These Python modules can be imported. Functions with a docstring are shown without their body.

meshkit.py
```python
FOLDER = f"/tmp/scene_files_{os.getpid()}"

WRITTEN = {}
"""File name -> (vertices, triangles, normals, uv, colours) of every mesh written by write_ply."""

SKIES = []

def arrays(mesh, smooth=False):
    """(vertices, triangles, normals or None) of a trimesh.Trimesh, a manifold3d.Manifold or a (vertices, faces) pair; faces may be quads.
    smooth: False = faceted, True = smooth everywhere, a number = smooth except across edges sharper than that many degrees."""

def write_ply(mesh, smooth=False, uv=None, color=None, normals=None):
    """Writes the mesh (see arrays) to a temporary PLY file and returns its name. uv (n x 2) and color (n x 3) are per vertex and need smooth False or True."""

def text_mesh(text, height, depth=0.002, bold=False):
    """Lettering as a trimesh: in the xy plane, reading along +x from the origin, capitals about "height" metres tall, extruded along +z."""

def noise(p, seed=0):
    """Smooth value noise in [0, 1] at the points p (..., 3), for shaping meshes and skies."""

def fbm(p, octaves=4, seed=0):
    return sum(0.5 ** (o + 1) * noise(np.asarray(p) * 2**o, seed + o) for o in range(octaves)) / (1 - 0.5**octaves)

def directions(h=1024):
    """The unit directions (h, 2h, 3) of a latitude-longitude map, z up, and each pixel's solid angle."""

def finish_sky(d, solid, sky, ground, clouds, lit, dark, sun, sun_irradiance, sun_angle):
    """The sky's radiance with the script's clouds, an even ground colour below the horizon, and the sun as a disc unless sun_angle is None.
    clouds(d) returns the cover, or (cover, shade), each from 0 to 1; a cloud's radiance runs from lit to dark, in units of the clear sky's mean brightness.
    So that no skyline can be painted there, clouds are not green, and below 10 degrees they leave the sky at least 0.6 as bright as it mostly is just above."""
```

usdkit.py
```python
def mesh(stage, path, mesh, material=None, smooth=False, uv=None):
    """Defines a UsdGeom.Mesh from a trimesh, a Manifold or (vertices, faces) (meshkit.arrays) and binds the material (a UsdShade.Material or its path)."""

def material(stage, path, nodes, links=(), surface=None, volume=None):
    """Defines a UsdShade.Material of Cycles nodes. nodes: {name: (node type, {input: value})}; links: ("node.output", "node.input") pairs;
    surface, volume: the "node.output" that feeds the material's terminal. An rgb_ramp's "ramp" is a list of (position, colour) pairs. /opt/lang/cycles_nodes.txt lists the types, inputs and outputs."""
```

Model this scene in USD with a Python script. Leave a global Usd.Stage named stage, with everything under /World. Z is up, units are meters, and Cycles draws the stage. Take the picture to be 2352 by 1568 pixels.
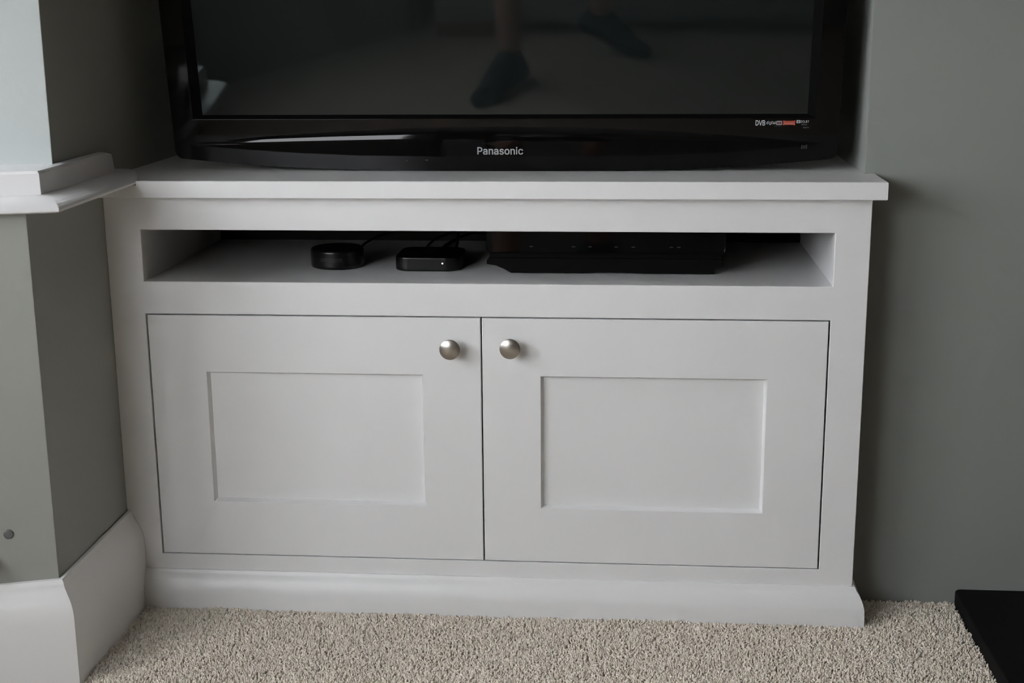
import math, random
import numpy as np
import trimesh, manifold3d
from shapely.geometry import Polygon, Point, box as sbox, LineString
from shapely.ops import unary_union
from shapely import affinity
from pxr import Usd, UsdGeom, UsdLux, UsdShade, Gf, Sdf, Vt
import usdkit, meshkit

random.seed(7); RNG = np.random.default_rng(7)
stage = Usd.Stage.CreateInMemory()
UsdGeom.SetStageUpAxis(stage, 'Z'); UsdGeom.SetStageMetersPerUnit(stage, 1.0)
UsdGeom.Xform.Define(stage, '/World'); UsdGeom.Scope.Define(stage, '/World/Looks')

# ------------------------------------------------------------------ camera, daylight, exposure
CAM = (0.7469, -1.8878, 0.8677); YAW, PITCH, ROLL, FPX = -0.0858, -0.2343, -0.0082, 3138.0
EXPOSURE = 1.88
DAY = 1.0
cam = UsdGeom.Camera.Define(stage, '/World/camera')
f = np.array([math.sin(YAW) * math.cos(PITCH), math.cos(YAW) * math.cos(PITCH), math.sin(PITCH)])
r = np.array([math.cos(YAW), -math.sin(YAW), 0.0]); u = np.cross(r, f)
r, u = r * math.cos(ROLL) + u * math.sin(ROLL), -r * math.sin(ROLL) + u * math.cos(ROLL)
cam.AddTransformOp().Set(Gf.Matrix4d(*r, 0, *u, 0, *(-f), 0, *CAM, 1))
cam.CreateHorizontalApertureAttr(22.3); cam.CreateVerticalApertureAttr(22.3 * 1568 / 2352)
cam.CreateFocalLengthAttr(22.3 * FPX / 2352)
cam.CreateFStopAttr(5.0); cam.CreateFocusDistanceAttr(1.92)
cam.CreateExposureAttr(EXPOSURE)
sky = UsdLux.DomeLight.Define(stage, '/World/sky')          # an even, overcast sky
sky.CreateIntensityAttr(DAY); sky.CreateColorAttr(Gf.Vec3f(0.94, 0.95, 1.0))

# ------------------------------------------------------------------ materials
MAT = {}
def mat(name, base, rough=0.5, bevel=None, noise=None, bump=None, **kw):
    """noise: (scale, amount) mottles the colour; bump: (scale, distance) fine relief."""
    nodes = {'p': ('principled_bsdf', dict(base_color=base, roughness=rough, **kw))}
    links = []; nrm = None
    if noise or bump:
        nodes['tc'] = ('texture_coordinate', {})
    if noise:
        nodes['n'] = ('noise_texture', dict(scale=noise[0], detail=4.0))
        a = noise[1]
        nodes['r'] = ('rgb_ramp', {'ramp': [(0.3, tuple(c * (1 - a) for c in base)), (0.7, tuple(min(1, c * (1 + a)) for c in base))]})
        links += [('tc.object', 'n.vector'), ('n.fac', 'r.fac'), ('r.color', 'p.base_color')]
    if bevel:
        nodes['b'] = ('bevel', dict(radius=bevel, samples=6)); nrm = 'b.bevel'
    if bump:
        nodes['bn'] = ('noise_texture', dict(scale=bump[0], detail=3.0))
        nodes['bb'] = ('bump', dict(strength=0.5, distance=bump[1]))
        links += [('tc.object', 'bn.vector'), ('bn.fac', 'bb.height')]
        if nrm: links.append((nrm, 'bb.normal'))
        nrm = 'bb.normal'
    if nrm: links.append((nrm, 'p.normal'))
    MAT[name] = usdkit.material(stage, '/World/Looks/' + name, nodes, links, surface='p.BSDF')
    return MAT[name]

mat('white_paint', (0.80, 0.80, 0.80), 0.38, bump=(160, 0.0002))
mat('white_gloss', (0.80, 0.795, 0.79), 0.33, bevel=0.0008, bump=(45, 0.0007))
mat('wall_paint', (0.318, 0.326, 0.293), 0.75, bevel=0.0016, noise=(2.5, 0.02), bump=(90, 0.0006))
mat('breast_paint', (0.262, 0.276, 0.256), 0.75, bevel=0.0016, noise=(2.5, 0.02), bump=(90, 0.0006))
mat('warm_paint', (0.76, 0.65, 0.52), 0.8)
mat('white_trim', (0.745, 0.74, 0.74), 0.36, bevel=0.0008, bump=(45, 0.0007))
mat('pale_paint', (0.475, 0.51, 0.50), 0.75, bevel=0.0016, noise=(2.5, 0.02), bump=(90, 0.0006))
mat('ceiling_paint', (0.82, 0.82, 0.81), 0.8)
mat('carpet', (0.57, 0.485, 0.395), 0.95, noise=(350, 0.15), bump=(320, 0.006))
mat('black_gloss', (0.002, 0.002, 0.0023), 0.04, specular_ior_level=0.27)
mat('black_satin', (0.003, 0.003, 0.0033), 0.25, bevel=0.0012, specular_ior_level=0.4)
mat('bezel_black', (0.0026, 0.0025, 0.0025), 0.08, bevel=0.0015, specular_ior_level=0.25)
mat('bevel_black', (0.003, 0.003, 0.003), 0.8, specular_ior_level=0.05)
mat('black_matte', (0.0025, 0.0025, 0.0025), 0.6, bevel=0.001, specular_ior_level=0.08)
mat('cable_rubber', (0.004, 0.004, 0.004), 0.5, specular_ior_level=0.25)
mat('screen_glass', (0.0095, 0.0115, 0.0115), 0.03, specular_tint=(0.88, 1.0, 1.0))
mat('nickel', (0.50, 0.468, 0.43), 0.30, metallic=1.0)
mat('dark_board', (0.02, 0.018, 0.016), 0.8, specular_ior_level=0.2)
mat('slate', (0.0055, 0.0055, 0.0057), 0.7, specular_ior_level=0.1, noise=(60, 0.2))
mat('silver_print', (0.36, 0.37, 0.38), 0.4)
mat('white_print', (0.52, 0.54, 0.56), 0.5)
mat('grey_print', (0.16, 0.165, 0.17), 0.5)
mat('dim_print', (0.017, 0.018, 0.019), 0.5)
mat('red_print', (0.42, 0.065, 0.035), 0.5)
mat('pink_print', (0.52, 0.22, 0.19), 0.5)
mat('purple_print', (0.035, 0.008, 0.022), 0.5)
mat('grey_plastic', (0.12, 0.125, 0.12), 0.5)
mat('bronze', (0.10, 0.055, 0.03), 0.4, metallic=0.6)
mat('sofa_fabric', (0.34, 0.335, 0.32), 0.95, noise=(120, 0.08))
mat('oak', (0.20, 0.10, 0.045), 0.5, noise=(12, 0.2))
mat('skin', (0.50, 0.31, 0.23), 0.55, subsurface_weight=0.0)
mat('teal_sock', (0.012, 0.035, 0.036), 0.9)
mat('dark_cloth', (0.03, 0.032, 0.04), 0.9)
mat('grey_cloth', (0.30, 0.31, 0.33), 0.9)
mat('hair', (0.03, 0.02, 0.014), 0.6)
mat('pavement', (0.20, 0.20, 0.19), 0.9, noise=(3, 0.15))
mat('lamp_white', (0.8, 0.8, 0.8), 0.4, emission_color=(0.9, 0.95, 1.0), emission_strength=2.5)
MAT['pane'] = usdkit.material(stage, '/World/Looks/pane', {      # straight-through glass: only its outer faces mirror
    'f': ('fresnel', {'IOR': 1.5}), 'geo': ('geometry', {}), 'k': ('math', {'math_type': 'subtract', 'value1': 1.0}), 'q': ('math', {'math_type': 'multiply', 'use_clamp': True}),
    't': ('transparent_bsdf', {'color': (0.97, 0.98, 0.975)}),
    'g': ('glossy_bsdf', {'color': (1, 1, 1), 'roughness': 0.0}), 'm': ('mix_closure', {})},
    [('geo.backfacing', 'k.value2'), ('f.fac', 'q.value1'), ('k.value', 'q.value2'), ('q.value', 'm.fac'), ('t.BSDF', 'm.closure1'), ('g.BSDF', 'm.closure2')], surface='m.closure')
# carpet yarn: every tuft a slightly different beige
MAT['yarn'] = usdkit.material(stage, '/World/Looks/yarn', {
    'o': ('object_info', {}),
    'r': ('rgb_ramp', {'ramp': [(0.0, (0.73, 0.64, 0.54)), (0.5, (0.81, 0.73, 0.635)), (1.0, (0.89, 0.82, 0.73))]}),
    'p': ('principled_bsdf', {'roughness': 0.95, 'specular_ior_level': 0.15, 'sheen_weight': 0.15})},
    [('o.random', 'r.fac'), ('r.color', 'p.base_color')], surface='p.BSDF')

# ------------------------------------------------------------------ helpers
USED = {}
def unique(parent, name):
    k = (str(parent), name); n = USED.get(k, 0); USED[k] = n + 1
    return f'{parent}/{name}' + (f'_{n:03d}' if n else '')
def tag(prim, label=None, cat=None, group=None, kind=None):
    for k, v in (('label', label), ('category', cat), ('group', group), ('kind', kind)):
        if v: prim.SetCustomDataByKey(k, v)
    return prim
def path_of(parent):
    return '/World' if parent is None else str(parent.GetPath())
def obj(name, mesh, m, parent=None, smooth=False, label=None, cat=None, group=None, kind=None):
    p = unique(path_of(parent), name)
    prim = usdkit.mesh(stage, p, mesh, MAT[m], smooth=smooth).GetPrim()
    return tag(prim, label, cat, group, kind)
def thing(name, label, cat, loc=(0, 0, 0), rx=0, rz=0, size=1, group=None, kind=None):
    x = UsdGeom.Xform.Define(stage, unique('/World', name)); x.AddTranslateOp().Set(Gf.Vec3d(*loc))
    if rz: x.AddRotateZOp().Set(rz)
    if rx: x.AddRotateXOp().Set(rx)
    if size != 1: x.AddScaleOp().Set(Gf.Vec3f(size))
    return tag(x.GetPrim(), label, cat, group, kind)
def bx(x0, x1, y0, y1, z0, z1):
    return trimesh.creation.box(bounds=[[x0, y0, z0], [x1, y1, z1]])
def cat(ms): return trimesh.util.concatenate(ms)
def ext_xy(poly, z0, z1):
    m = trimesh.creation.extrude_polygon(poly, z1 - z0, engine='earcut'); m.apply_translation([0, 0, z0]); return m
def ext_xz(poly, y0, y1):
    """polygon given in (x, z), solid from y0 to y1"""
    m = trimesh.creation.extrude_polygon(poly, y1 - y0, engine='earcut')
    v = m.vertices.copy(); m.vertices = np.stack([v[:, 0], y1 - v[:, 2], v[:, 1]], 1)
    return m
def cham_xz(poly, y0, y1, ch=0.0008):
    """like ext_xz, with the front edges (at y0) chamfered at 45 degrees"""
    rings = [list(r.coords)[:-1] for r in [poly.exterior, *poly.interiors]]
    front = poly.buffer(-ch, join_style='mitre')
    fr = [list(r.coords)[:-1] for r in [front.exterior, *front.interiors]]
    V, F = [], []
    def add(tri):
        F.append([len(V), len(V) + 1, len(V) + 2]); V.extend(tri)
    vv, ff = trimesh.creation.triangulate_polygon(front, engine='earcut')
    for t in ff: add([(vv[i][0], y0, vv[i][1]) for i in t])
    vv, ff = trimesh.creation.triangulate_polygon(poly, engine='earcut')
    for t in ff: add([(vv[i][0], y1, vv[i][1]) for i in t])
    for a in rings:
        b = min(fr, key=lambda q: abs(np.mean(q, 0) - np.mean(a, 0)).sum() + abs(Polygon(q).area - Polygon(a).area))
        near = lambda p: min(b, key=lambda q: (q[0] - p[0]) ** 2 + (q[1] - p[1]) ** 2)
        for p, q in zip(a, a[1:] + a[:1]):
            p2, q2 = near(p), near(q)
            A, B, C, D = (p2[0], y0, p2[1]), (q2[0], y0, q2[1]), (q[0], y0 + ch, q[1]), (p[0], y0 + ch, p[1])
            add([A, B, C]); add([A, C, D])
            E_, G_ = (q[0], y1, q[1]), (p[0], y1, p[1]); add([D, C, E_]); add([D, E_, G_])
    m = trimesh.Trimesh(np.array(V), F, process=False); m.merge_vertices(digits_vertex=7); m.update_faces(m.nondegenerate_faces()); trimesh.repair.fix_normals(m)
    return m
def to_man(m):
    m = m.copy(); m.merge_vertices()
    return manifold3d.Manifold(manifold3d.Mesh(np.asarray(m.vertices, np.float32), np.asarray(m.faces, np.uint32)))
def lathe(profile, seg=64):
    """profile of (radius, z) from bottom to top"""
    return trimesh.creation.revolve(np.array(profile, float), sections=seg)
def loft(sections, closed_profile=True, caps=True):
    """sections: list of (n,3) rings of equal length, joined in order and capped by fans about polygon triangulation"""
    S = np.array(sections, float); k, n = S.shape[:2]; V = S.reshape(-1, 3); F = []
    for a in range(k - 1):
        for i in range(n):
            j = (i + 1) % n
            F += [[a * n + i, a * n + j, (a + 1) * n + j], [a * n + i, (a + 1) * n + j, (a + 1) * n + i]]
    m = trimesh.Trimesh(V, F, process=False)
    if caps:
        for ring, off, flip in ((S[0], 0, True), (S[-1], (k - 1) * n, False)):
            c = ring.mean(0); u_, s_, vt = np.linalg.svd(ring - c); q = (ring - c) @ vt[:2].T
            pol = Polygon(q); vv, ff = trimesh.creation.triangulate_polygon(pol, engine='earcut')
            idx = [int(np.argmin(((q - p) ** 2).sum(1))) for p in vv]
            F += [[off + idx[t] for t in tri] for tri in ff]
        m = trimesh.Trimesh(V, F, process=False)
    trimesh.repair.fix_normals(m); 
    return m
def tube(points, rad, n=12, sub=8):
    P = np.array(points, float)
    if len(P) > 2 and sub > 1:                              # Catmull-Rom
        Q = np.vstack([2 * P[0] - P[1], P, 2 * P[-1] - P[-2]]); out = []
        for i in range(len(P) - 1):
            a, b, c_, d = Q[i:i + 4]
            for t in np.linspace(0, 1, sub, endpoint=False):
                out.append(0.5 * (2 * b + (c_ - a) * t + (2 * a - 5 * b + 4 * c_ - d) * t ** 2 + (3 * b - a - 3 * c_ + d) * t ** 3))
        P = np.array(out + [P[-1]])
    T = np.gradient(P, axis=0); T /= np.linalg.norm(T, axis=1)[:, None]
    s = np.cross(T[0], [0.3, 0.9, 0.31]); rings = []
    for p, t in zip(P, T):
        s = s - t * (s @ t); s /= np.linalg.norm(s); w = np.cross(s, t)   # carried along, so that it never twists
        a = np.linspace(0, 2 * np.pi, n, endpoint=False)
        rings.append(p + rad * (np.cos(a)[:, None] * s + np.sin(a)[:, None] * w))
    return loft(rings)
def rrect(x0, x1, y0, y1, rad, res=8):
    return sbox(x0 + rad, y0 + rad, x1 - rad, y1 - rad).buffer(rad, quad_segs=res)
def pillow_box(x0, x1, y0, y1, z0, z1, rad):
    pts = []
    sph = trimesh.creation.icosphere(2, rad).vertices
    mm = manifold3d.Manifold.hull_points(np.array([s + [x, y, z] for x in (x0 + rad, x1 - rad) for y in (y0 + rad, y1 - rad) for z in (z0 + rad, z1 - rad) for s in sph], np.float32))
    q = mm.to_mesh(); return trimesh.Trimesh(q.vert_properties[:, :3], q.tri_verts)

# ------------------------------------------------------------------ the room
FZ = -0.006                                                  # backing of the carpet; the pile stands up to about z = 0
A1, A2 = math.radians(18), math.radians(13)                  # the splayed wall of the bay, below and above the ledge
S = 'structure'
PLAN = Polygon([(-0.75, 0.75), (-0.75, -2.03), (-0.07, -2.71), (-0.07, -4.45), (4.7, -4.45), (4.7, 0.75)])
obj('floor', ext_xy(PLAN, FZ - 0.06, FZ), 'carpet', label='beige cut-pile carpeted floor of the room', cat='floor', kind=S)
obj('ceiling', ext_xy(PLAN, 2.45, 2.55), 'ceiling_paint', label='white painted ceiling of the room', cat='ceiling', kind=S)
obj('wall_back', bx(-0.02, 1.10, 0.42, 0.60, FZ, 2.45), 'wall_paint', label='grey-green back wall of the alcove behind the television', cat='wall', kind=S)
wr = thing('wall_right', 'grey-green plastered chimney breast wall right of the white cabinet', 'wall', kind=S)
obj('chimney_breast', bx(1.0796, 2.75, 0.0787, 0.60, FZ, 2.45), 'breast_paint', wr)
obj('side_wall', bx(4.55, 4.7, -4.45, 0.75, FZ, 2.45), 'warm_paint', wr)
obj('recess_wall', bx(2.70, 4.60, 0.42, 0.60, FZ, 2.45), 'wall_paint', wr)
wl = thing('wall_left', 'grey-green wall at the left, turning a corner into the window bay', 'wall', kind=S)
ZL = 0.640
PX = -0.65                                                   # inner face of the window wall
low = Polygon([(0, 0.45), (0, -0.253), (PX, -0.253 + PX * math.tan(A1)), (PX - 0.25, -0.253 + PX * math.tan(A1)), (PX - 0.25, 0.45)])
upp = Polygon([(0, 0.45), (0, -0.159), (PX, -0.159 + PX * math.tan(A2)), (PX - 0.25, -0.159 + PX * math.tan(A2)), (PX - 0.25, 0.45)])
rev = Polygon([(0, -0.161), (PX, -0.161 + PX * math.tan(A2)), (PX, -0.159 + PX * math.tan(A2)), (0, -0.159)])
obj('lower_wall', ext_xy(low, FZ, ZL), 'wall_paint', wl)
obj('upper_wall', ext_xy(upp, ZL, 2.45), 'wall_paint', wl)
obj('window_reveal', ext_xy(rev, ZL, 2.45), 'pale_paint', wl, label='paler painted face above the window ledge')
WZ0, WT = 0.69, 0.07
def along(m, p, q):
    """a mesh drawn in (s, outwards, z) stands on the plan line p to q, outwards to the left of it"""
    p, q = np.array(p), np.array(q); t = (q - p) / np.linalg.norm(q - p); nrm = np.array([t[1], -t[0]])
    v = m.vertices; m.vertices = np.c_[p + v[:, [0]] * t + v[:, [1]] * nrm, v[:, 2]]; trimesh.repair.fix_normals(m); return m
BAY = [((PX, -0.253 + PX * math.tan(A1)), (PX, -2.0), 0.28, 0.06, 2, 1.50), ((PX, -2.0), (0.0, -2.65), 0.07, 0.07, 1, 1.50)]
for k, (p, q, g0, g1, nl, WZ1) in enumerate(BAY):
    L = math.dist(p, q); a0, a1 = g0, L - g1
    obj('bay_wall', along(ext_xz(sbox(0, FZ, L, 2.45).difference(sbox(a0, WZ0, a1, WZ1)), 0.0, WT), p, q), 'wall_paint', wl)
    w = thing(f'window_{k + 1}', ('white-framed window in the front of the bay', 'white-framed window in the slanted far side of the bay')[k], 'window', kind=S)
    step = (a1 - a0) / nl
    panes = [sbox(a0 + i * step + 0.025, WZ0 + 0.03, a0 + (i + 1) * step - 0.025, WZ1 - 0.03) for i in range(nl)]
    obj('window_frame', along(ext_xz(sbox(a0, WZ0, a1, WZ1).difference(unary_union(panes)), 0.02, 0.05), p, q), 'white_gloss', w)
    for pn in panes: obj('pane', along(ext_xz(pn.buffer(0.004), 0.033, 0.037), p, q), 'pane', w)
obj('side_wall', bx(-0.07, 0.0, -4.3, -2.65, FZ, 2.45), 'warm_paint', wl)
rw = thing('wall_rear', 'cream wall at the far end of the room', 'wall', kind=S)
obj('plaster', bx(-0.07, 4.7, -4.45, -4.30, FZ, 2.45), 'warm_paint', rw)
obj('ground', bx(-30, 12, -25, 20, -0.25, -0.20), 'pavement', label='grey paving outside the bay window', cat='pavement', kind=S)

# skirting boards and the moulded ledge, swept with a mitre at the corner
def sweep_left(profile, p0, ang, end_y, far=0.56, widen=1.0):
    """profile of (offset, z); one run along the wall x=0 (ending at end_y(o, z)) and one along the splayed bay wall through (0, p0)"""
    far_r, mit, end = [], [], []
    for o, z in profile:
        x, y = o, p0 - o * (1 - math.sin(ang)) / math.cos(ang)
        mit.append((x, y, z)); far_r.append((x - far * math.cos(ang), y - far * math.sin(ang), z))
        end.append((o * widen, end_y(o, z), z))
    mid = [tuple(np.array(a) + (np.array(b) - np.array(a)) * 0.6) for a, b in zip(mit, end)]
    return loft([far_r, mit, mid, end])
SK = [(0.0005, FZ), (0.0005, 0.1465), (0.0035, 0.1475), (0.0065, 0.1465), (0.0085, 0.1435), (0.0090, 0.1395), (0.0100, 0.1360), (0.0125, 0.1310), (0.0165, 0.1250), (0.0200, 0.1180), (0.0225, 0.1100), (0.0238, 0.1010), (0.0240, 0.0900), (0.0240, FZ)]
obj('baseboard_left', sweep_left(SK, -0.2535, A1, lambda o, z: -0.0005), 'white_gloss', smooth=35, label='tall white moulded skirting board wrapping the left wall corner', cat='skirting board', kind=S)
def ledge_run(prof, end_y, end_lift, widen):
    far_r, mit, mid, end = [], [], [], []
    for o, z in prof:
        y = -0.228 - o * (1 - math.sin(A1)) / math.cos(A1); yf = None
        if o < 0.005: y = -0.1605 if z > 0.66 else -0.2283; yf = -0.1605 - 0.54 * math.tan(A2) if z > 0.66 else -0.2283 - 0.54 * math.tan(A1)
        mit.append((o, y, z)); far_r.append((-0.54, yf if yf else y - math.tan(A1) * (0.54 + o), z))
        e = (o * widen if o > 0.001 else o, end_y(o, z), z + end_lift(o, z)); end.append(e)
        mid.append(tuple(np.array(mit[-1]) * 0.4 + np.array(e) * 0.6))
    return [far_r, mit, mid, end]
LF = [(0.0005, 0.6530), (0.0005, 0.6845), (0.0080, 0.6845), (0.0125, 0.6835), (0.0152, 0.6805), (0.0160, 0.6560), (0.0160, 0.6532)]
LN = [(0.0005, 0.6360), (0.0005, 0.6545), (0.0100, 0.6545), (0.0170, 0.6543), (0.0230, 0.6534), (0.0320, 0.6512), (0.0390, 0.6485), (0.0435, 0.6455), (0.0462, 0.6420), (0.0470, 0.6390), (0.0462, 0.6362), (0.0440, 0.6345), (0.0405, 0.6340)]
def fascia_end(o, z): return -0.004 if z > 0.682 else (0.007 if z > 0.67 else 0.013)
def nose_end(o, z):
    t = min(1, max(0, (o - 0.010) / 0.037)); return 0.056 - 0.074 * t ** 2.2
led_a = loft(ledge_run(LF, fascia_end, lambda o, z: 0.0, 1.0))
led_b = loft(ledge_run(LN, nose_end, lambda o, z: 0.0055 * min(1, max(0, (0.6535 - z) / 0.016)), 1.24))
obj('trim_1', cat([led_a, led_b]), 'white_trim', smooth=35, label='white moulded window ledge wrapping the left wall corner above the cabinet end', cat='window ledge', kind=S)

# ------------------------------------------------------------------ carpet pile
def tuft(seed):
    rg = np.random.default_rng(seed); parts = []
    for k in range(3):
        a = rg.uniform(0, 6.28); lean = rg.uniform(0.2, 0.7); hgt = rg.uniform(0.007, 0.0095)
        base = np.array([rg.uniform(-.001, .001), rg.uniform(-.001, .001), -0.001])
        d = np.array([math.cos(a) * lean, math.sin(a) * lean, 1]); d /= np.linalg.norm(d)
        rings = []
        for t, rr in ((0, .0010), (.45, .0012), (.85, .0013), (1.0, .0006)):
            c_ = base + d * hgt * t + np.array([math.cos(a + 1), math.sin(a + 1), 0]) * 0.0012 * math.sin(t * 3)
            an = np.linspace(0, 2 * np.pi, 5, endpoint=False) + t
            rings.append(c_ + rr * np.stack([np.cos(an), np.sin(an), 0 * an], 1))
        parts.append(loft(rings))
    return cat(parts)
pi = UsdGeom.PointInstancer.Define(stage, '/World/carpet_pile')
tag(pi.GetPrim(), 'short beige carpet pile in front of the white cabinet and beside the hearth', 'carpet', kind='stuff')
for k in range(4):
    usdkit.mesh(stage, f'/World/carpet_pile/tuft' + (f'_{k:03d}' if k else ''), tuft(30 + k), MAT['yarn'], smooth=True)
pi.CreatePrototypesRel().SetTargets([Sdf.Path('/World/carpet_pile/tuft' + (f'_{k:03d}' if k else '')) for k in range(4)])
SP = 0.0033
gx, gy = np.meshgrid(np.arange(-0.5, 1.75, SP), np.arange(-0.86, 0.0765, SP))
P = np.stack([gx.ravel(), gy.ravel()], 1) + RNG.uniform(-0.5, 0.5, (gx.size, 2)) * SP
keep = ~((P[:, 1] > -0.0175) & (P[:, 0] < 1.0965))
keep &= ~((P[:, 0] > 1.2425) & (P[:, 1] > -0.62))
bayline = -0.2795 + P[:, 0] * math.tan(A1)
keep &= ~((P[:, 0] < 0.025) & (P[:, 1] > np.where(P[:, 0] < 0.0245, np.maximum(bayline, -10), 9)) & (P[:, 0] < 0.0245))
P = P[keep]; n = len(P)
pos = np.zeros((n, 3), np.float32); pos[:, :2] = P; pos[:, 2] = FZ + 0.0012 * (meshkit.noise(np.c_[P * 45, np.zeros(n)], 3) - 0.5) * 2
ang = RNG.uniform(0, 2 * np.pi, n); tl = RNG.normal(0, 0.16, n)
q = np.stack([np.cos(ang / 2) * np.cos(tl / 2), np.cos(ang / 2) * np.sin(tl / 2), np.sin(ang / 2) * np.sin(tl / 2), np.sin(ang / 2) * np.cos(tl / 2)], 1)
pi.CreateProtoIndicesAttr(Vt.IntArray.FromNumpy(RNG.integers(0, 4, n).astype(np.int32)))
pi.CreatePositionsAttr(Vt.Vec3fArray.FromNumpy(pos))
pi.CreateOrientationsAttr(Vt.QuathArray([Gf.Quath(float(a), float(b), float(c_), float(d)) for a, b, c_, d in q]))
sc = RNG.uniform(0.8, 1.15, n)
pi.CreateScalesAttr(Vt.Vec3fArray.FromNumpy(np.stack([sc, sc, sc], 1).astype(np.float32)))

# ------------------------------------------------------------------ the fitted cabinet
ZT, ZB = 0.646, 0.6217
XR = 1.0792
c = thing('tv_cabinet', 'white painted fitted alcove cabinet with open slot and two doors', 'cabinet')
frame = sbox(0.0, FZ, XR, ZB).difference(sbox(0.0516, 0.4984, 1.0310, 0.5734)).difference(sbox(0.0503, 0.0794, 1.0303, 0.4507))
obj('face_frame', cham_xz(frame, 0.0, 0.022), 'white_paint', c)
obj('side_panel', bx(0.003, 0.0500, 0.0222, 0.40, FZ, ZB - 0.0002), 'white_paint', c)
obj('side_panel', bx(1.0326, XR - 0.0003, 0.0222, 0.0785, FZ, ZB - 0.0002), 'white_paint', c)
obj('niche_side', bx(1.0326, 1.0500, 0.0787, 0.40, FZ, ZB - 0.0002), 'white_paint', c)
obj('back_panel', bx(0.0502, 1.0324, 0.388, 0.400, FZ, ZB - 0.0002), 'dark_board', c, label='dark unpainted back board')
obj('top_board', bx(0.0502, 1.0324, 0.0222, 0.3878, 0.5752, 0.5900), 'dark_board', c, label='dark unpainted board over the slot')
obj('shelf', bx(0.0502, 1.0324, 0.0222, 0.3878, 0.4764, 0.4970), 'white_paint', c)
obj('base_board', bx(0.0502, 1.0324, 0.0222, 0.3878, 0.052, 0.070), 'white_paint', c)
# plinth moulding: ovolo-topped board, mitred round the right end
PL = [(0.0002, FZ), (0.0002, 0.0560), (0.0030, 0.0556), (0.0042, 0.0530), (0.0050, 0.0500), (0.0078, 0.0465), (0.0105, 0.0415), (0.0130, 0.0350), (0.0148, 0.0285), (0.0156, 0.0225), (0.0158, 0.0160), (0.0162, FZ)]
PL = [(o * 1.12 if o > 0.001 else o, z) for o, z in PL]
obj('plinth_moulding', loft([[(0.0245 if z < 0.12 else 0, -o, z) for o, z in PL], [(XR + o * 0.92, -o, z) for o, z in PL], [(XR + o * 0.92, 0.0785, z) for o, z in PL]]), 'white_paint', c, smooth=35)
def brushed_knob(cx, cz):
    R = 0.0146
    prof = [(0.0, 0.0), (0.0075, 0.0), (0.0072, 0.002), (0.0055, 0.004), (0.0050, 0.010), (0.0062, 0.0145), (0.0105, 0.0175), (R - 0.0006, 0.0195), (R, 0.0205), (R, 0.0222)]
    Rs = 0.036
    for t in np.linspace(0, 1, 14):
        rr = (R - 0.0004) * (1 - t); prof.append((rr, 0.0226 + math.sqrt(Rs ** 2 - rr ** 2) - math.sqrt(Rs ** 2 - (R - 0.0004) ** 2)))
    m = lathe(prof, 72); v = m.vertices.copy()
    m.vertices = np.stack([cx + v[:, 0], 0.0004 - v[:, 2], cz + v[:, 1]], 1); trimesh.repair.fix_normals(m)
    return m
def door(x0, x1, px0, px1, kx, kz):
    outer = sbox(x0, 0.0794 + 0.0014, x1, 0.4507 - 0.0020)
    hole = sbox(px0, 0.1646, px1, 0.3641)
    d = obj('door', cham_xz(outer.difference(hole), 0.0002, 0.0205), 'white_paint', c)
    rr = lambda e, y: [(px0 + e, y, 0.1646 + e), (px1 - e, y, 0.1646 + e), (px1 - e, y, 0.3641 - e), (px0 + e, y, 0.3641 - e)]
    obj('panel', loft([rr(0.0030, 0.0088), rr(0.0027, 0.0080), rr(0.0008, 0.0030), rr(0.0002, 0.0011), rr(0.0001, 0.0160)]), 'white_paint', d)
    obj('knob', brushed_knob(kx, kz), 'nickel', d, smooth=30, label='round brushed nickel knob')
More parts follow.
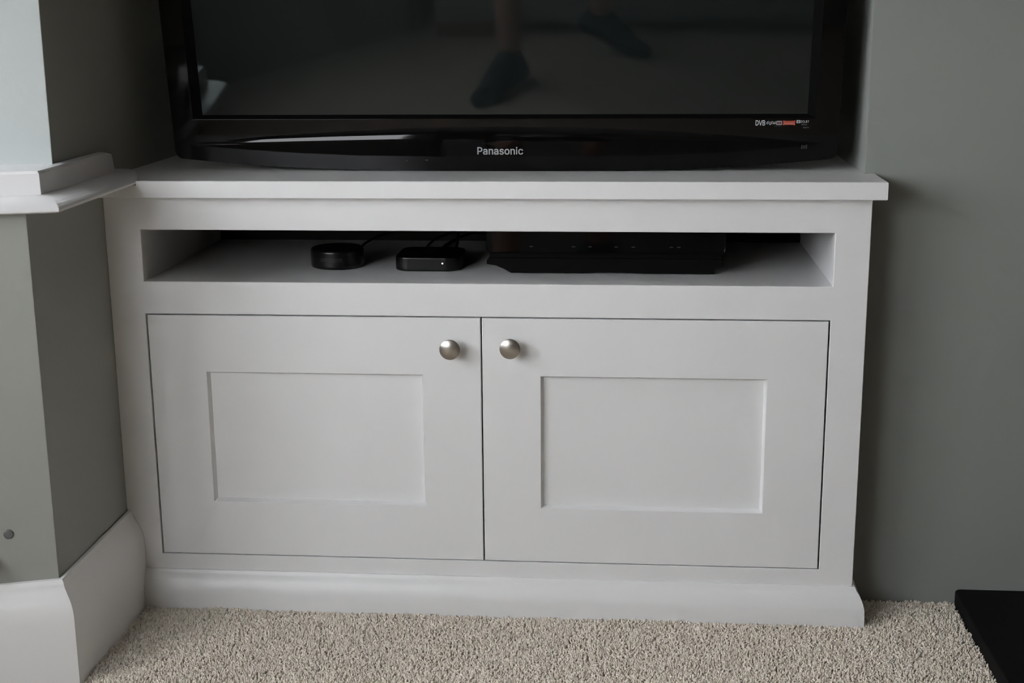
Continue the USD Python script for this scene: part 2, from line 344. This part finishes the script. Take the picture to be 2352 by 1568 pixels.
door(0.0503 + 0.0024, 0.5404 - 0.0011, 0.1362, 0.4548, 0.4975, 0.4072)
door(0.5404 + 0.0011, 1.0303 - 0.0024, 0.6258, 0.9452, 0.5832, 0.4095)
top = Polygon([(0.0, -0.0231), (1.0947, -0.0231), (1.0947, 0.0785), (1.0794, 0.0785), (1.0794, 0.4195), (0.0, 0.4195)])
inn = top.buffer(-0.001, join_style='mitre')
wt = to_man(ext_xy(top, ZB + 0.001, ZT - 0.001))
wt = wt + manifold3d.Manifold.hull_points(np.array([(x, y, z) for z, e in ((ZB, 0.001), (ZB + 0.001, 0), (ZT - 0.001, 0), (ZT, 0.001)) for x, y in ((0.0, -0.0231 + e), (1.0947 - e, -0.0231 + e), (1.0947 - e, 0.0785), (0.0, 0.0785))], np.float32))
wt = wt + to_man(ext_xy(sbox(0.0, 0.07, 1.0794, 0.4195), ZB, ZT))
hullm = manifold3d.Manifold.hull_points(np.array([(x, y, z) for x, y in ((-0.01, -0.06), (0.0586, -0.06), (0.0584, -0.0185), (0.0555, -0.006), (0.049, 0.012), (0.040, 0.028), (0.028, 0.043), (0.015, 0.0545), (-0.01, 0.0565)) for z in (0.6395, 0.70)], np.float32))
obj('countertop', (wt - hullm), 'white_paint', label='white painted cabinet top with square edge, under the television', cat='countertop')

# ------------------------------------------------------------------ television
tv = thing('television', 'large black flat television tilted forward in the alcove', 'television', (0.5588, 0.118, 0.6482), rx=8.3)
HW, HT = 0.4865, 0.632
def bottom(x): return 0.0165 * (abs(x) / HW) ** 3.2 - 0.0005
xs = np.linspace(-HW, HW, 81)
outline = Polygon([(x, bottom(x)) for x in xs] + [(HW, HT), (-HW, HT)]).buffer(-0.012).buffer(0.012, quad_segs=6)
hole = sbox(-0.4545, 0.0745, 0.4545, 0.585)
obj('bezel', ext_xz(outline.difference(hole), 0.0, 0.030), 'bezel_black', tv)
# sloped inner edge between bezel and glass
ri = [(-0.4545, 0.0745), (0.4545, 0.0745), (0.4545, 0.585), (-0.4545, 0.585)]; gi = [(-0.4425, 0.0785), (0.4425, 0.0785), (0.4425, 0.577), (-0.4425, 0.577)]
ring = lambda pts, y: [(x, y, z) for x, z in pts]
V = np.array(ring(ri, 0.0005) + ring(gi, 0.0095) + ring(gi, 0.013) + ring(ri, 0.013), float); F = []
for a in range(4):
    for k in range(4):
        i, j = a * 4 + k, a * 4 + (k + 1) % 4; p_, q_ = ((a + 1) % 4) * 4 + k, ((a + 1) % 4) * 4 + (k + 1) % 4
        F += [[i, j, q_], [i, q_, p_]]
ib = trimesh.Trimesh(V, F, process=False); trimesh.repair.fix_normals(ib)
obj('inner_bevel', ib, 'bevel_black', tv)
obj('screen', bx(-0.4450, 0.4450, 0.0100, 0.0129, 0.0765, 0.580), 'screen_glass', tv, label='dark reflective glass screen')
obj('back_cover', cat([ext_xz(outline.buffer(-0.006), 0.030, 0.045), bx(-0.40, 0.40, 0.045, 0.085, 0.06, 0.56)]), 'black_matte', tv)
# glossy lip: a lens-shaped swelling below an arc
def arc(x): return 0.0625 - 0.1165 * x * x if abs(x) < 0.4 else 0.0625 - 0.1165 * 0.16 - 0.0932 * (abs(x) - 0.4) * 1.0
def swell(x, t):
    h = 0.0165 * max(0.0, 1 - (abs(x) / 0.465) ** 2.4)
    return h * (0.34 * (1 - math.exp(-t / 0.10)) + 0.42 * t)
NX, NT = 121, 26
gxs = np.linspace(-0.462, 0.462, NX); ts = np.linspace(0, 1, NT)
front = np.array([[(x, -swell(x, t) - 0.0002, arc(x) + (bottom(x) + 0.0004 - arc(x)) * t) for t in ts] for x in gxs])
back = front.copy(); back[:, :, 1] = 0.006
V = np.vstack([front.reshape(-1, 3), back.reshape(-1, 3)]); F = []; off = NX * NT
for i in range(NX - 1):
    for j in range(NT - 1):
        a, b, d, e = i * NT + j, i * NT + j + 1, (i + 1) * NT + j, (i + 1) * NT + j + 1
        F += [[a, b, e], [a, e, d], [off + a, off + e, off + b], [off + a, off + d, off + e]]
edge = [i * NT for i in range(NX)] + [(NX - 1) * NT + j for j in range(1, NT)] + [i * NT + NT - 1 for i in range(NX - 2, -1, -1)] + [j for j in range(NT - 2, 0, -1)]
for a, b in zip(edge, edge[1:] + edge[:1]): F += [[a, b, off + b], [a, off + b, off + a]]
lip = trimesh.Trimesh(V, F, process=False); trimesh.repair.fix_normals(lip)
obj('lower_lip', lip, 'black_gloss', tv, smooth=40, label='glossy curved lower edge of the frame')
def lip_y(x, z):
    t = (arc(x) - z) / max(1e-6, arc(x) - bottom(x)); return -swell(x, min(1, max(0, t))) if t > 0 else 0.0
def print_on(name, m2, mname, x0, x1, z0, z1, on_lip=False, depth=0.0005, label=None, proud=0.0002):
    """fits a flat mesh lying in xy (extruded in z) into the given rectangle of the television's front"""
    m2 = m2.copy(); b = m2.bounds; v = (m2.vertices - b[0]) / np.maximum(b[1] - b[0], 1e-9)
    x = x0 + v[:, 0] * (x1 - x0); z = z0 + v[:, 1] * (z1 - z0)
    y = np.array([(lip_y(a, d) if on_lip else 0.0) for a, d in zip(x, z)]) - proud - v[:, 2] * depth + (1 - v[:, 2]) * 0.0004
    m2.vertices = np.stack([x, y, z], 1); trimesh.repair.fix_normals(m2)
    return obj(name, m2, mname, tv, label=label)
def flat(poly): return cat([trimesh.creation.extrude_polygon(g, 0.001, engine='earcut') for g in getattr(poly, 'geoms', [poly])])
T = lambda s, bold=False: meshkit.text_mesh(s, 0.01, 0.001, bold)
print_on('lettering', T('Panasonic', True), 'silver_print', -0.0318, 0.0352, 0.0237, 0.0350, True, label='grey maker lettering on the lower edge')
print_on('badge', T('DVB', True), 'white_print', 0.3688, 0.3824, 0.0640, 0.0716, label='small white broadcast mark')
print_on('badge', T('digital'), 'white_print', 0.3840, 0.3976, 0.0646, 0.0704)
icon = rrect(0, 8.2, 0, 5.6, 1.2)
print_on('badge', flat(icon), 'purple_print', 0.3979, 0.4061, 0.0648, 0.0705)
print_on('badge', flat(icon.difference(rrect(0.8, 7.4, 0.8, 4.8, 0.8))), 'white_print', 0.3979, 0.4061, 0.0648, 0.0705, proud=0.0004)
print_on('badge', T('TV', True), 'pink_print', 0.4001, 0.4040, 0.0661, 0.0692, proud=0.0004)
flag = Polygon([(0, 0), (3, 0.55), (6, 0.7), (9, 0.7), (12, 0.55), (15, 0), (14.6, 3.5), (15, 7), (12, 6.5), (9, 6.3), (6, 6.3), (3, 6.5), (0, 7), (0.4, 3.5)])
print_on('badge', flat(flag), 'red_print', 0.4073, 0.4249, 0.0642, 0.0712, label='small red flag-shaped mark')
print_on('badge', T('Freeview', True), 'pink_print', 0.4088, 0.4236, 0.0655, 0.0688, proud=0.0004)
dd = unary_union([sbox(0, 0, 7, 6).difference(sbox(0.9, 0.9, 6.1, 5.1)), Polygon([(1, 1), (2.2, 1), (3.1, 3), (2.2, 5), (1, 5), (1.9, 3)]), Polygon([(6, 1), (4.8, 1), (3.9, 3), (4.8, 5), (6, 5), (5.1, 3)])])
print_on('badge', flat(dd), 'white_print', 0.4264, 0.4315, 0.0674, 0.0716)
print_on('badge', T('DOLBY'), 'white_print', 0.4321, 0.4440, 0.0679, 0.0713)
print_on('badge', T('DIGITAL'), 'grey_print', 0.4338, 0.4416, 0.0645, 0.0660)
print_on('badge', T('HDTV'), 'grey_print', 0.4362, 0.4444, 0.0600, 0.0616)
print_on('badge', T('RECORDING'), 'dim_print', 0.3955, 0.4052, 0.0625, 0.0636)
mark = unary_union([Polygon([(0, 0), (3.0, 0), (2.4, 6), (1.2, 6)]), sbox(3.6, 0, 6.3, 5.2), sbox(6.9, 0, 9.0, 6.2)])
print_on('badge', flat(mark), 'dim_print', 0.4343, 0.4433, 0.0303, 0.0362, True, label='faint grey emblem at the lower right')
print_on('indicator', flat(Point(0, 0).buffer(1).union(sbox(-2.4, -0.9, 0, 0.9))), 'dim_print', -0.1085, -0.1045, 0.0145, 0.0165, True)
print_on('indicator', flat(Point(0, 0).buffer(1)), 'dim_print', -0.1375, -0.1350, 0.0138, 0.0156, True)

# ------------------------------------------------------------------ things in the slot
SZ = 0.4972
d = thing('smart_speaker', 'small round black puck speaker on the cabinet shelf', 'speaker', (0.306, 0.142, SZ))
R = 0.0402
obj('body', lathe([(0, 0), (R - 0.004, 0), (R - 0.0015, 0.0010), (R - 0.0004, 0.003), (R, 0.006), (R, 0.0245), (R - 0.0004, 0.0268), (R - 0.0016, 0.0286), (R - 0.0036, 0.0293), (R - 0.0046, 0.0290), (R - 0.0052, 0.0280), (0, 0.0280)], 96), 'black_satin', d, smooth=30)
obj('top_plate', lathe([(0, 0.0279), (R - 0.0060, 0.0279), (R - 0.0064, 0.0284), (0, 0.0284)], 72), 'black_matte', d, smooth=30)
for a_, rr in ((40, .014), (130, .014), (220, .014), (310, .014)):
    b = lathe([(0, 0.0283), (0.0035, 0.0283), (0.0035, 0.0288), (0, 0.0289)], 20); b.apply_translation([rr * math.cos(math.radians(a_)), rr * math.sin(math.radians(a_)), 0]); obj('button', b, 'black_satin', d)
t = T('amazon'); b = t.bounds; v = (t.vertices - b[0]) / (b[1] - b[0])
th = math.radians(-90 + (-0.0108 + (v[:, 0] - 0.5).mean() * 0)) * 0 + (-np.pi / 2 - 0.055) + (v[:, 0] - 0.5) * (0.034 / R)
rad = R + 0.0003 - (1 - v[:, 2]) * 0.001
t.vertices = np.stack([rad * np.cos(th), rad * np.sin(th), 0.0125 + v[:, 1] * 0.0055], 1); trimesh.repair.fix_normals(t)
obj('lettering', t, 'dim_print', d)
b = thing('media_box', 'small square black media streaming box with rounded corners and a white light', 'media player', (0.449, 0.1478, SZ))
HB = 0.0492
secs = []
for ins, z in ((0.0035, 0.0), (0.0008, 0.0010), (0.0, 0.0028), (0.0, 0.0188), (0.0008, 0.0207), (0.0025, 0.0214)):
    pg = np.array(rrect(-HB + ins, HB - ins, -HB + ins, HB - ins, 0.0215 - ins, 10).exterior.coords)[:-1]
    secs.append(np.c_[pg, np.full(len(pg), z)])
obj('body', loft(secs), 'black_satin', b, smooth=40)
led = lathe([(0, -0.0004), (0.0011, -0.0004), (0.0011, 0.0003), (0, 0.0005)], 20); v = led.vertices.copy()
led.vertices = np.stack([0.0241 + v[:, 0], -HB - v[:, 2], 0.0125 + v[:, 1]], 1); trimesh.repair.fix_normals(led)
obj('status_light', led, 'lamp_white', b, label='tiny glowing white status light')
s = thing('set_top_box', 'wide black set-top box with a stepped base filling the cabinet slot', 'set-top box', (0.7145, 0.095, SZ))
W = 0.1745
def slab(x0, x1, z0, z1, y0, y1, rl): return ext_xz(rrect(x0, x1, z0, z1, rl, 6), y0, y1)
up = rrect(-W, W, 0.0315, 0.0765, 0.0060, 6)
obj('upper_case', ext_xz(up, -0.008, 0.235), 'black_gloss', s)
obj('lower_edge', tube([(-W + 0.0005, -0.0082, 0.040), (-W + 0.002, -0.0084, 0.0345), (-W + 0.008, -0.0086, 0.0318), (W - 0.008, -0.0086, 0.0318), (W - 0.002, -0.0084, 0.0345), (W - 0.0005, -0.0082, 0.040)], 0.0007, 8, 1), 'black_gloss', s)
obj('waist', bx(-W + 0.004, W - 0.005, 0.0, 0.225, 0.0225, 0.0318), 'black_matte', s)
basep = Polygon([(-W, 0.0140), (-W, 0.0185), (-W + 0.004, 0.0227), (W - 0.006, 0.0227), (W - 0.003, 0.0185), (W - 0.003, 0.0130), (W - 0.014, 0.0085), (W - 0.016, 0.0014), (0.060, 0.0010), (0.020, 0.0028), (-0.010, 0.0028), (-0.030, 0.0012), (-W + 0.036, 0.0008), (-W + 0.026, 0.0065), (-W + 0.014, 0.0115)])
obj('base_tray', ext_xz(basep, -0.004, 0.230), 'black_matte', s)
for fx, fy in ((-W + 0.055, 0.030), (W - 0.045, 0.030), (-W + 0.055, 0.215), (W - 0.045, 0.215)):
    ft = lathe([(0, 0), (0.0085, 0), (0.009, 0.0006), (0.009, 0.0035), (0, 0.0035)], 32); ft.apply_translation([fx, fy, 0]); obj('foot', ft, 'black_matte', s)
for bxx in (-0.108, -0.046, -0.022, 0.016, 0.041, 0.096, 0.107):
    obj('button', ext_xz(rrect(bxx - 0.0026, bxx + 0.0026, 0.0400, 0.0416, 0.0007, 3), -0.0087, -0.0078), 'dim_print', s)
CB = [('thin black power cable rising from the back of the puck speaker', 0.0020, [(0.3330, 0.1755, 0.5145), (0.3400, 0.188, 0.5240), (0.3561, 0.220, 0.5310), (0.3719, 0.270, 0.5300), (0.3860, 0.310, 0.5330), (0.398, 0.345, 0.548), (0.402, 0.3860, 0.558)]),
      ('thin black cable looping left from the back of the streaming box', 0.0019, [(0.4310, 0.1970, 0.5085), (0.4335, 0.210, 0.5150), (0.4430, 0.240, 0.5235), (0.4589, 0.280, 0.5262), (0.4800, 0.310, 0.5300), (0.495, 0.340, 0.545), (0.500, 0.3860, 0.556)]),
      ('thick black cable curving right from the streaming box over the others', 0.0028, [(0.4580, 0.1970, 0.5085), (0.4600, 0.210, 0.5150), (0.4720, 0.232, 0.5215), (0.4860, 0.260, 0.5258), (0.5010, 0.283, 0.5275), (0.518, 0.290, 0.5235), (0.5260, 0.298, 0.5200), (0.528, 0.340, 0.518), (0.528, 0.3860, 0.540)]),
      ('black cable standing upright behind the streaming box', 0.0026, [(0.4790, 0.1970, 0.5085), (0.4800, 0.206, 0.5130), (0.4800, 0.225, 0.5215), (0.4790, 0.245, 0.5320), (0.4780, 0.270, 0.5480), (0.477, 0.320, 0.562), (0.477, 0.3860, 0.568)])]
for lab, rad, pts in CB: obj('cable', tube(pts, rad, 10, 8), 'cable_rubber', smooth=True, label=lab, cat='cable')

# ------------------------------------------------------------------ hearth, wall fittings
hp = rrect(1.2443, 2.60, -0.62, 0.0783, 0.004, 4)
secs = []
for ins, z in ((0.0, FZ), (0.0, 0.0185), (0.0012, 0.0200), (0.003, 0.0207)):
    pg = np.array(rrect(1.2443 + ins, 2.60 - ins, -0.62 + ins, 0.0783, 0.006, 4).exterior.coords)[:-1]
    secs.append(np.c_[pg, np.full(len(pg), z)])
obj('hearth', loft(secs), 'slate', smooth=30, label='matte black slate hearth slab on the carpet at the right', cat='hearth')
nb = np.array([math.sin(A1), -math.cos(A1), 0]); ub = np.array([-math.cos(A1), -math.sin(A1), 0])
def on_bay(m, s_, z):                                        # lathe axis becomes the bay wall's normal
    v = m.vertices; m.vertices = np.array([0, -0.253, z]) + ub * s_ + v[:, [0]] * ub + v[:, [1]] * np.array([0, 0, 1]) + v[:, [2]] * nb
    trimesh.repair.fix_normals(m); return m
obj('wall_fitting', on_bay(lathe([(0, -0.0003), (0.011, -0.0003), (0.012, 0.004), (0.0125, 0.012), (0.010, 0.020), (0.006, 0.024), (0, 0.025)], 40), 0.0895, 0.1800), 'bronze', smooth=30, label='brown round metal fitting on the lower left wall at the edge of the photo', cat='fitting')
obj('screw_cap', on_bay(lathe([(0, -0.0003), (0.0064, -0.0003), (0.0064, 0.0008), (0.0050, 0.0018), (0, 0.0022)], 32), 0.0574, 0.2135), 'grey_plastic', smooth=30, label='small round grey cap on the lower left wall above the skirting', cat='screw cap')

# ------------------------------------------------------------------ behind the camera: what the dark screen mirrors
sf = thing('sofa', 'grey upholstered sofa at the far end of the room on wooden feet', 'sofa', (1.00, -2.56, FZ))
obj('base', bx(-0.92, 0.98, -0.88, -0.02, 0.055, 0.30), 'sofa_fabric', sf)
for k in range(2): obj('seat_cushion', pillow_box(-0.74 + k * 0.77, 0.02 + k * 0.77, -0.70, 0.0, 0.30, 0.45, 0.05), 'sofa_fabric', sf, smooth=40)
for x0 in (-0.92, 0.79): obj('arm', pillow_box(x0, x0 + 0.19, -0.88, -0.01, 0.28, 0.62, 0.05), 'sofa_fabric', sf, smooth=40)
obj('back', pillow_box(-0.74, 0.80, -0.90, -0.66, 0.30, 0.85, 0.07), 'sofa_fabric', sf, smooth=40)
for x0 in (-0.92, 0.78):
    for y0 in (-0.86, -0.09): obj('foot', pillow_box(x0, x0 + 0.20, y0, y0 + 0.07, 0.0, 0.056, 0.008), 'oak', sf)
def chain(bones, edge=0.014, it=10):
    M = manifold3d.Manifold()
    for a, ra, b_, rb in bones:
        s1 = trimesh.creation.icosphere(2, ra).vertices + np.array(a); s2 = trimesh.creation.icosphere(2, rb).vertices + np.array(b_)
        M = M + manifold3d.Manifold.hull_points(np.vstack([s1, s2]).astype(np.float32))
    q_ = M.refine_to_length(edge).to_mesh(); m = trimesh.Trimesh(q_.vert_properties[:, :3], q_.tri_verts)
    trimesh.smoothing.filter_taubin(m, iterations=it); return m
pe = thing('person', 'person in dark shorts and teal socks stepping across the carpet, mirrored in the screen', 'person', (0.085, 0.385, FZ * 0.1), size=0.9)
G = FZ + 0.004
hipL, hipR = (0.42, -2.86, 0.88), (0.60, -2.90, 0.88)
knL, anL, heL, baL, toL = (0.335, -2.765, 0.485), (0.322, -2.762, 0.10), (0.352, -2.795, G + 0.034), (0.262, -2.605, G + 0.030), (0.232, -2.545, G + 0.020)
knR, anR, heR, baR, toR = (0.68, -2.86, 0.47), (0.625, -3.075, 0.150), (0.585, -3.10, 0.105), (0.745, -3.045, G + 0.036), (0.790, -3.030, G + 0.022)
pelv, chest, neck, head = (0.51, -2.88, 0.95), (0.53, -2.80, 1.27), (0.545, -2.74, 1.45), (0.56, -2.70, 1.60)
shL, shR, elL, elR, wrL, wrR = (0.36, -2.76, 1.38), (0.71, -2.78, 1.38), (0.33, -2.74, 1.12), (0.80, -2.74, 1.10), (0.52, -2.62, 1.05), (0.68, -2.60, 1.05)
bones = [(pelv, .125, chest, .135), (chest, .13, neck, .055), (neck, .055, head, .06), (shL, .055, chest, .12), (shR, .055, chest, .12),
         (hipL, .088, knL, .056), (hipR, .088, knR, .056), (knL, .054, (0.328, -2.775, 0.36), .054), ((0.328, -2.775, 0.36), .054, anL, .037), (knR, .054, (0.668, -2.945, 0.36), .053), ((0.668, -2.945, 0.36), .053, anR, .037),
         (anL, .036, heL, .033), (anL, .034, baL, .034), (heL, .032, baL, .034), (baL, .033, toL, .022), (baL, .033, (0.285, -2.575, G + 0.022), .021),
         (anR, .036, heR, .033), (anR, .034, baR, .034), (heR, .032, baR, .034), (baR, .033, toR, .022),
         (shL, .050, elL, .040), (elL, .038, wrL, .027), (shR, .050, elR, .040), (elR, .038, wrR, .027)]
def hand(wr, sgn):
    wr = np.array(wr); out = []; palm = wr + np.array([0.015 * -sgn, 0.07, 0.0]); out.append((tuple(wr), .026, tuple(palm), .026))
    for i, (L, dx) in enumerate(((.070, -.027), (.080, -.009), (.075, .009), (.058, .027))):
        a = palm + np.array([0, 0.012, dx]); k1 = a + np.array([-sgn * 0.012, L * .55, 0]); k2 = k1 + np.array([-sgn * L * .35, L * .28, 0])
        out += [(tuple(a), .0095, tuple(k1), .0085), (tuple(k1), .0085, tuple(k2), .0072)]
    a = wr + np.array([0, 0.03, 0.022]); k1 = a + np.array([-sgn * 0.015, 0.03, 0.025]); out += [(tuple(a), .012, tuple(k1), .0095), (tuple(k1), .0095, tuple(k1 + np.array([-sgn * 0.02, 0.028, 0.004])), .0080)]
    return out
bones += hand(wrL, -1) + hand(wrR, 1)
hd = np.array(head)
bones += [(tuple(hd + [0, -.012, .035]), .083, tuple(hd + [0, 0.0, -.005]), .072), (tuple(hd + [0, .025, -.06]), .048, tuple(hd + [0, .045, -.085]), .026), (tuple(hd + [0, .075, .015]), .010, tuple(hd + [0, .092, -.018]), .013)]
bones += [(tuple(hd + [sx * .078, -.005, .01]), .016, tuple(hd + [sx * .080, -.010, -.02]), .012) for sx in (-1, 1)]
obj('body', chain(bones, 0.012, 8), 'skin', pe, smooth=True)
obj('shorts', chain([(pelv, .142, (0.51, -2.88, 0.90), .145), (hipL, .105, (0.375, -2.815, 0.64), .092), (hipR, .105, (0.645, -2.885, 0.64), .092)], 0.02), 'dark_cloth', pe, smooth=True)
obj('shirt', chain([((0.512, -2.87, 1.0), .146, chest, .150), (chest, .146, (0.54, -2.765, 1.385), .085), (shL, .068, chest, .135), (shR, .068, chest, .135), (shL, .066, (0.35, -2.75, 1.25), .060), (shR, .066, (0.75, -2.76, 1.24), .060)], 0.02), 'grey_cloth', pe, smooth=True)
def sock(an, he, ba, to, extra, toptop): return chain([(toptop, .0405, an, .0405), (an, .040, he, .037), (an, .038, ba, .038), (he, .036, ba, .038), (ba, .037, to, .026)] + extra, 0.008, 8)
obj('sock', sock(anL, heL, baL, toL, [(baL, .037, (0.285, -2.575, G + 0.022), .025)], (0.323, -2.763, 0.105)), 'teal_sock', pe, smooth=True)
obj('sock', sock(anR, heR, baR, toR, [], (0.628, -3.068, 0.158)), 'teal_sock', pe, smooth=True)
obj('hair', chain([(tuple(hd + [0, -.025, .055]), .084, tuple(hd + [0, -.04, -.02]), .072)], 0.02), 'hair', pe, smooth=True)
for sx in (-1, 1):
    e = trimesh.creation.icosphere(2, .011); e.apply_translation(hd + [sx * .032, .066, .020]); obj('eye', e, 'white_print', pe, smooth=True)
lips = chain([(tuple(hd + [-.02, .066, -.052]), .006, tuple(hd + [0, .073, -.053]), .007), (tuple(hd + [0, .073, -.053]), .007, tuple(hd + [.02, .066, -.052]), .006)], 0.006); obj('mouth', lips, 'red_print', pe, smooth=True)
